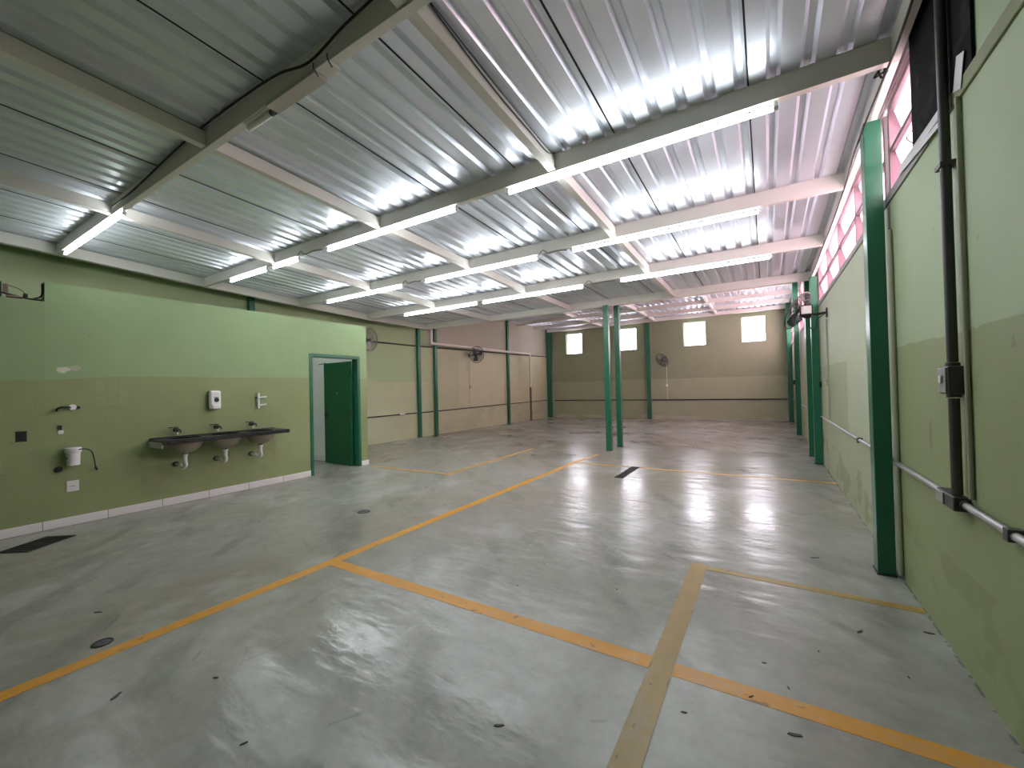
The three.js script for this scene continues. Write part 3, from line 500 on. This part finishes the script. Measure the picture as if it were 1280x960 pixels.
{ // canister with cord, sockets and wall bits
  const o = thing('water_canister', 'white plastic canister with a dark cord on the partition', 'canister', [XP + 0.08, 0.69, -1.375]);
  part('body', lathe([[0.0001, 0.0], [0.052, 0.002], [0.056, 0.012], [0.06, 0.15]], 32), M.whiteGloss, o); part('lid', lathe([[0.06, 0.15], [0.07, 0.152], [0.071, 0.2], [0.064, 0.207], [0.0001, 0.21]], 32), M.whiteGloss, o);
  part('bracket', rbox(-0.079, -0.05, 0.03, 0.19, -0.03, 0.03, 0.004), M.black, o); part('clip', rbox(0.0, 0.03, 0.085, 0.097, 0.045, 0.064, 0.003), M.black, o); part('cord', tube([[0.06, 0.18, 0.0], [0.055, 0.185, -0.08], [0.03, 0.15, -0.14], [0.0, 0.06, -0.17], [-0.03, -0.05, -0.19]], 0.006, 40, 8), M.blackCable, o); part('plug', rod([-0.03, -0.05, -0.19], [-0.05, -0.085, -0.205], 0.012, 12), M.black, o);
  const p = thing('cable_gland', 'black round cable gland on the wall below the white canister', 'gland', [XP, 0.66, -1.27]); part('disc', at(rod([0, 0, 0], [0.02, 0, 0], 0.032, 20), 0.001, 0, 0), M.black, p); part('nut', at(rod([0.02, 0, 0], [0.035, 0, 0], 0.02, 6), 0, 0, 0), M.black, p);
  const s = thing('wall_socket', 'white square wall socket low on the partition under the canister', 'socket', [XP, 0.45, -1.385]); part('plate', rbox(0.001, 0.01, -0.062, 0.062, -0.05, 0.05, 0.003, 2), M.white, s); part('insert', rbox(0.01, 0.013, -0.022, 0.022, -0.03, 0.03, 0.002), M.white, s); for (const z of [-0.012, 0, 0.012]) part('pin_hole', at(rod([0, 0, 0], [0.001, 0, 0], 0.004, 10), 0.0131, 0, z), M.black, s);
  const h = thing('recessed_box', 'open black square electrical box in the partition', 'electrical box', [XP, 1.06, -1.0]); part('mouth', rbox(0.0005, 0.003, -0.05, 0.05, -0.04, 0.04, 0.001), M.black, h); part('rim', merge([rbox(0.0005, 0.006, 0.05, 0.056, -0.046, 0.046, 0.001), rbox(0.0005, 0.006, -0.056, -0.05, -0.046, 0.046, 0.001)]), M.iron, h);
  const w = thing('switch_stub', 'small black switch with a white chipped plate under it', 'switch', [XP, 1.11, -1.285]); part('rocker', rbox(0.001, 0.012, -0.008, 0.045, -0.018, 0.018, 0.002), M.black, w); part('plate', rbox(0.001, 0.006, -0.055, -0.012, -0.03, 0.014, 0.002), M.white, w);
  const c = thing('bent_pipe_stub', 'bent dark pipe stub with a white plaster collar on the partition', 'pipe', [XP, 1.35, -1.33]); part('pipe', tube([[0.005, 0, -0.05], [0.05, 0.01, -0.01], [0.07, 0.012, 0.04], [0.05, -0.01, 0.075], [0.03, -0.03, 0.07]], 0.011, 24, 8), M.iron, c); part('collar', at(rod([0, 0, 0], [0.03, 0.002, 0], 0.032, 14), 0.001, 0.006, -0.055), M.white, c); part('stub_end', at(rod([0, 0, 0], [0.03, 0, 0], 0.018, 12), 0.001, 0, -0.1), M.iron, c);
}

// ---------------------------------------------------------------- conduits and cables
function conduit(label, name, segs, mat, r, clampAt = [], group) { const o = thing(name, label, 'conduit', [0, 0, 0], group); for (const [a, b] of segs) part('pipe', rod(a, b, r, 14), mat, o); for (const [p, ax] of clampAt) part('clamp', ax === 'v' ? rbox(p[0] - r - 0.006, p[0] + r + 0.012, p[1] - 0.012, p[1] + 0.012, p[2] - r - 0.03, p[2] + r + 0.008, 0.003) : rbox(p[0] - r - 0.006, p[0] + r + 0.012, p[1] - r - 0.008, p[1] + r + 0.008, p[2] - 0.02, p[2] + 0.02, 0.003), M.galvanisedDark, o); return o; }
{
  const y = 0.845, x = XR - 0.022;
  conduit('galvanised conduit running along the strip window wall at knee height', 'wall_conduit', [[[x, y, 1.5], [x, y, -2.79]], [[x, y, -3.04], [x, y, -8.9]]], M.galvanised, 0.017, [[[x, y, -2.35], 'h'], [[x, y, -5.43], 'h'], [[x, y, -4.28], 'h']]);
  conduit('galvanised conduit low on the strip window wall behind the column pair', 'wall_conduit', [[[x, y, -10.1], [x, y, -18.0]]], M.galvanised, 0.017);
  const b = thing('junction_box', 'grey die-cast junction box where the dark conduit meets the low conduit', 'junction box', [x, y, -2.985]);
  part('body', rbox(-0.04, 0.02, -0.035, 0.035, -0.055, 0.18, 0.008, 2), M.galvanisedDark, b); part('cover', rbox(-0.046, -0.04, -0.03, 0.03, -0.045, 0.06, 0.003), M.galvanised, b); for (const z of [-0.062, 0.187]) part('collar', rod([0, 0, z - 0.012], [0, 0, z + 0.012], 0.022, 14), M.galvanisedDark, b);
  conduit('thick dark vertical conduit rising to the black board', 'vertical_conduit', [[[XR - 0.036, 0.885, -2.845], [XR - 0.036, 1.355, -2.845]], [[XR - 0.036, 1.53, -2.845], [XR - 0.036, 3.62, -2.845]]], M.galvanisedDark, 0.021, [[[XR - 0.036, 2.5, -2.845], 'v']]);
  conduit('slim cream pipe behind the thick dark conduit', 'slim_pipe', [[[XR - 0.012, 0.885, -2.76], [XR - 0.012, 2.775, -2.76]]], M.creamPipe, 0.010);
  const s = thing('switch_box', 'dark surface switch box halfway up the thick conduit', 'switch box', [XR - 0.036, 1.443, -2.845]); part('body', rbox(-0.035, 0.035, -0.068, 0.068, -0.06, 0.06, 0.008, 2), M.galvanisedDark, s); part('cover', rbox(-0.042, -0.035, -0.06, 0.06, -0.05, 0.05, 0.003), M.galvanised, s); part('rocker', rbox(-0.05, -0.042, -0.014, 0.022, -0.014, 0.014, 0.003), M.white, s, 'pale rocker'); for (const q of [-0.075, 0.075]) part('collar', rod([0, q - 0.01, 0], [0, q + 0.01, 0], 0.027, 14), M.galvanisedDark, s);
  conduit('cream vertical pipe standing against the column beside the strip windows', 'column_pipe', [[[XR - 0.016, 0.03, -4.03], [XR - 0.016, 2.55, -4.03]]], M.creamPipe, 0.014);
  conduit('slim cream conduit dropping from the wall fan to the low conduit', 'fan_conduit', [[[XR - 0.012, 0.87, -7.9], [XR - 0.012, 1.39, -7.9]], [[XR - 0.012, 1.49, -7.9], [XR - 0.012, 2.4, -7.9]]], M.creamPipe, 0.011);
  const fb = thing('fan_switch', 'small pale switch box on the slim fan conduit', 'switch box', [XR, 1.44, -7.9]); part('body', rbox(-0.045, -0.001, -0.05, 0.05, -0.035, 0.035, 0.006, 2), M.creamPipe, fb); part('rocker', rbox(-0.051, -0.045, -0.015, 0.015, -0.01, 0.01, 0.002), M.white, fb);
  const cb = thing('column_box', 'small dark box fixed to the column amid the back strip windows', 'electrical box', [0.65, 1.45, -13.72]); part('body', rbox(-0.03, 0.009, -0.06, 0.06, -0.06, 0.06, 0.005), M.black, cb); part('lid', rbox(-0.034, -0.03, -0.05, 0.05, -0.05, 0.05, 0.003), M.iron, cb);
  const cc = thing('column_switch', 'small black switch on the column pair of the strip window wall', 'switch', [0.802, 1.4, -8.93]); part('body', rbox(-0.03, 0.006, -0.05, 0.05, -0.03, 0.03, 0.004), M.black, cc); part('rocker', rbox(-0.035, -0.03, -0.014, 0.014, -0.01, 0.01, 0.002), M.iron, cc);
  const es = thing('wall_switch', 'dark switch plate on the strip window wall facing the thick conduit', 'switch', [XR, 1.39, -2.22]); part('plate', rbox(-0.01, -0.001, -0.06, 0.06, -0.04, 0.04, 0.003), M.black, es); part('rocker', rbox(-0.015, -0.01, -0.02, 0.02, -0.012, 0.012, 0.002), M.iron, es);
}
{ // left wall and far wall conduits
  const x = XL + 0.02;
  conduit('dark conduit running low along the long plaster wall', 'wall_conduit', [[[x, 0.75, -5.6], [x, 0.77, -9.34]], [[x, 0.77, -9.54], [x, 0.775, -10.1]], [[x, 0.775, -10.3], [x, 0.82, -14.58]], [[x, 0.82, -14.8], [x, 0.85, -18.28]]], M.iron, 0.016);
  const u = thing('conduit_union', 'pale union fitting on the low conduit behind the partition', 'fitting', [x, 0.765, -8.75]); part('sleeve', rod([0, 0, -0.1], [0, 0, 0.1], 0.03, 14), M.pvc, u); part('nut', rod([0, 0, 0.1], [0, 0, 0.13], 0.035, 6), M.galvanised, u);
  conduit('dark conduit running high along the long plaster wall', 'wall_conduit', [[[x, 2.84, -5.6], [x, 2.86, -9.34]], [[x, 2.86, -9.54], [x, 2.87, -10.1]], [[x, 2.87, -10.3], [x, 2.94, -14.58]], [[x, 2.94, -14.8], [x, 3.0, -18.28]]], M.iron, 0.02);
  const p = thing('waste_pipe', 'white plastic pipe sloping along the long wall then dropping to the floor', 'pipe', [0, 0, 0]);
  const px = XL + 0.25;
  part('drop', rod([px, 3.42, -9.82], [px, 2.98, -9.82], 0.05, 18), M.pvc, p); part('elbow', tube([[px, 3.02, -9.82], [px, 2.97, -9.83], [px, 2.95, -9.9]], 0.055, 14, 16), M.pvc, p); part('run', rod([px, 2.955, -9.88], [px, 2.99, -16.2], 0.045, 18), M.pvc, p); part('elbow', tube([[px, 2.99, -16.14], [px, 2.98, -16.22], [px, 2.9, -16.24]], 0.052, 14, 16), M.pvc, p); part('standpipe', rod([px, 2.94, -16.24], [px, 1.5, -16.24], 0.045, 18), M.pvc, p); part('foot', rod([px, 1.5, -16.24], [px, 0.001, -16.24], 0.045, 18), M.brown, p, 'brown stained lower pipe');
  conduit('dark conduit running low across the far wall', 'wall_conduit', [[[-8.95, 0.83, ZF + 0.02], [-4.46, 0.83, ZF + 0.02]], [[-4.27, 0.83, ZF + 0.02], [0.64, 0.83, ZF + 0.02]]], M.iron, 0.022);
  conduit('slim white conduit from the far wall fan down to the low conduit', 'fan_conduit', [[[-3.63, 1.5, ZF + 0.014], [-3.63, 2.4, ZF + 0.014]], [[-3.63, 0.86, ZF + 0.014], [-3.63, 1.4, ZF + 0.014]]], M.pvc, 0.013);
  const fs = thing('fan_switch', 'small white switch box on the far wall fan conduit', 'switch box', [-3.63, 1.45, ZF]); part('body', rbox(-0.04, 0.04, -0.055, 0.055, 0.001, 0.045, 0.006, 2), M.white, fs); part('rocker', rbox(-0.012, 0.012, -0.015, 0.015, 0.045, 0.05, 0.002), M.whiteGloss, fs);
  conduit('slim white conduit from the long wall fan down to the low conduit', 'fan_conduit', [[[x, 1.62, -12.1], [x, 2.5, -12.1]], [[x, 0.82, -12.1], [x, 1.5, -12.1]]], M.pvc, 0.014);
  const ls = thing('fan_switch', 'small switch box on the long wall fan conduit', 'switch box', [XL, 1.56, -12.1]); part('body', rbox(0.001, 0.05, -0.06, 0.06, -0.04, 0.04, 0.006, 2), M.creamPipe, ls); part('rocker', rbox(0.05, 0.056, -0.015, 0.015, -0.012, 0.012, 0.002), M.black, ls);
}
// cables on the roof steel
single('roof_cable', 'black cable sagging along the roof beam of the fourth lamp row', 'cable', tube([[-6.2, 3.60, -1.585], [-5.6, 3.61, -1.587], [-4.6, 3.70, -1.595], [-4.0, 3.715, -1.59], [-3.3, 3.70, -1.585], [-2.8, 3.66, -1.58], [-2.46, 3.59, -1.582], [-2.1, 3.66, -1.585], [-1.6, 3.71, -1.59], [-0.6, 3.70, -1.59], [0.4, 3.7, -1.59]], 0.008, 120, 8), M.blackCable);
single('roof_cable', 'pair of thin black cables slack along the strip window side purlin', 'cable', merge([tube([[-1.6, 3.70, -1.72], [-1.608, 3.66, -2.0], [-1.61, 3.6, -2.5], [-1.61, 3.57, -3.0], [-1.606, 3.55, -3.3], [-1.6, 3.6, -3.43]], 0.005, 60, 6), tube([[-1.6, 3.705, -1.73], [-1.606, 3.68, -2.1], [-1.605, 3.63, -2.6], [-1.604, 3.59, -3.1], [-1.6, 3.57, -3.42]], 0.004, 60, 6)]), M.blackCable);
single('roof_cable', 'thin dark cable along the eave above the strip windows', 'cable', tube([[0.7, 3.52, -2.2], [0.71, 3.44, -3.3], [0.7, 3.42, -3.56], [0.65, 3.3, -4.05], [0.7, 3.35, -5.2], [0.7, 3.3, -6.2], [0.7, 3.3, -7.05], [0.7, 3.26, -8.2], [0.7, 3.29, -9.2]], 0.007, 90, 6), M.blackCable);
single('cable_knot', 'tangled knot of dark wire at the end of the third lamp row beam', 'cable', tube([[0.69, 3.44, -3.54], [0.71, 3.47, -3.56], [0.67, 3.5, -3.54], [0.69, 3.42, -3.56], [0.715, 3.45, -3.54], [0.65, 3.43, -3.55], [0.7, 3.49, -3.56], [0.7, 3.42, -3.55]], 0.006, 80, 6), M.blackCable);
for (const [k, [x0, x1, z, y]] of [[-5.75, -5.15, -3.5, 3.46], [-5.5, -5.05, -5.3, 3.385], [-2.75, -2.3, -5.3, 3.385], [-2.79, -2.2, -7.1, 3.325]].entries())
  single('lamp_cable', `thin dark cable bridging two lamps of the ${ROW[z]} row, ${['partition end', 'partition end', 'strip window end', 'strip window end'][k]}`, 'cable', tube([[x0, y - 0.02, z + 0.045], [lerp(x0, x1, 0.2), y + 0.03, z + 0.06], [lerp(x0, x1, 0.35), y - 0.03, z + 0.062], [lerp(x0, x1, 0.7), y - 0.02, z + 0.06], [x1, y - 0.035, z + 0.045]], 0.005, 40, 6), M.blackCable);

// ---------------------------------------------------------------- wall fans
function fan(label, pos, facing, headTurn, bladeMat, cageMat) {   // facing: rotation.y that turns +z off the wall
  const o = thing('wall_fan', label, 'fan', pos, 'wall fans', facing), r = 0.3;
  part('wall_plate', rbox(-0.05, 0.05, -0.07, 0.07, 0.001, 0.02, 0.005), M.black, o);
  part('arm', tube([[0, 0, 0.02], [0, -0.01, 0.12], [0, 0.0, 0.24]], 0.02, 16, 10), M.black, o);
  const head = new THREE.Group(); head.name = 'head'; head.position.set(0, 0.02, 0.28); head.rotation.set(headTurn[0], headTurn[1], 0); o.add(head);
  part('motor', at(lathe([[0.0001, -0.1], [0.05, -0.095], [0.07, -0.05], [0.07, 0.02], [0.05, 0.05], [0.0001, 0.055]], 24), 0, 0, 0, Math.PI / 2, 0, 0), M.black, head);
  const wires = []; for (const s of [-1, 1]) for (let k = 0; k < 28; k++) { const a = (k / 28) * Math.PI * 2; wires.push(tube([[Math.cos(a) * 0.05, Math.sin(a) * 0.05, 0.11 + s * 0.075], [Math.cos(a) * 0.2, Math.sin(a) * 0.2, 0.11 + s * 0.06], [Math.cos(a) * r, Math.sin(a) * r, 0.11]], 0.004, 6, 5)); }
  for (const [rr, zz] of [[r, 0.11], [0.2, 0.17], [0.2, 0.05], [0.05, 0.185], [0.05, 0.035]]) { const g = new THREE.TorusGeometry(rr, rr === r ? 0.009 : 0.005, 8, 48); g.translate(0, 0, zz); wires.push(g.toNonIndexed()); }
  part('cage', merge(wires.map((g) => { g.deleteAttribute('uv'); return g; })), cageMat, head);
  for (let k = 0; k < 3; k++) { const s = new THREE.Shape(); s.moveTo(0.03, -0.02); s.quadraticCurveTo(0.1, -0.1, 0.24, -0.09); s.quadraticCurveTo(0.275, 0, 0.2, 0.08); s.quadraticCurveTo(0.1, 0.06, 0.03, 0.02); s.closePath(); const g = new THREE.ExtrudeGeometry(s, { depth: 0.003, bevelEnabled: false, curveSegments: 8 }); g.rotateX(0.35); g.rotateZ((k * 2 * Math.PI) / 3 + 0.4); g.translate(0, 0, 0.11); part('blade', g, bladeMat, head); }
  part('hub', at(lathe([[0.045, 0], [0.045, 0.03], [0.03, 0.045], [0.0001, 0.05]], 24), 0, 0, 0.09, Math.PI / 2, 0, 0), M.black, head);
  return o;
}
const greyBlade = std({ color: col(0.45, 0.45, 0.42), roughness: 0.35 }), wireM = std({ color: col(0.1, 0.1, 0.1), roughness: 0.45, metalness: 0.5 }), wireG = std({ color: col(0.18, 0.2, 0.17), roughness: 0.45, metalness: 0.4 });
fan('black wall fan on the long wall under the sloping white pipe', [XL, 2.72, -12.1], Math.PI / 2, [0.15, -0.35], M.black, wireM);
fan('dark wire wall fan half hidden behind the partition end', [XL, 2.83, -7.3], Math.PI / 2, [0.1, 0.2], greyBlade, wireG);
fan('black fan with pale blades on the far wall beside the green column', [-3.68, 2.55, ZF], 0, [0.55, -0.5], greyBlade, wireM);
{ const f = fan('black wall fan with a drooping cable loop below the strip windows', [XR, 2.5, -7.86], -Math.PI / 2, [-0.55, -0.35], M.black, wireM);
  part('label_plate', rbox(0.082, 0.087, 0.0, 0.12, 0.2, 0.33, 0.002), M.whiteGloss, f, 'white motor label'); part('motor_box', rbox(0.0, 0.081, -0.02, 0.135, 0.18, 0.35, 0.01), M.black, f); part('cable_loop', tube([[0.0, -0.02, 0.2], [0.04, -0.12, 0.24], [0.02, -0.24, 0.2], [-0.05, -0.2, 0.14], [-0.04, -0.08, 0.12], [0.01, -0.03, 0.04]], 0.006, 50, 6), M.blackCable, f); }

// ---------------------------------------------------------------- bracket lying on the low end of the partition
{
  const o = thing('metal_bracket', 'rusty dark metal bracket lying on the lower end of the partition top', 'bracket', [XP - 0.06, 2.55, -1.0]);
  part('rail', tube([[0.02, 0.015, -0.17], [0.02, 0.02, -0.05], [0.02, 0.05, 0.1], [0.02, 0.09, 0.3]], 0.01, 24, 8), M.iron, o); part('upright', rbox(0.0, 0.03, 0.0, 0.17, 0.12, 0.14, 0.004), M.iron, o); part('backing', rbox(0.02, 0.03, 0.06, 0.15, 0.075, 0.112, 0.004), std({ color: col(0.2, 0.15, 0.12), roughness: 0.8 }), o, 'brown backing'); part('roller', rod([0.03, 0.018, -0.02], [0.03, 0.018, 0.09], 0.016, 14), M.brown, o); part('clamp', rbox(0.0, 0.05, 0.03, 0.065, -0.06, -0.03, 0.004), M.black, o); part('strut', tube([[0.02, 0.02, -0.1], [0.02, 0.06, -0.16], [0.02, 0.2, -0.172]], 0.008, 16, 8), M.iron, o); part('wire', tube([[0.0, 0.15, 0.11], [-0.01, 0.12, 0.0], [0.0, 0.06, -0.06]], 0.004, 16, 6), M.galvanisedDark, o);
}

renderer.render(scene, camera);
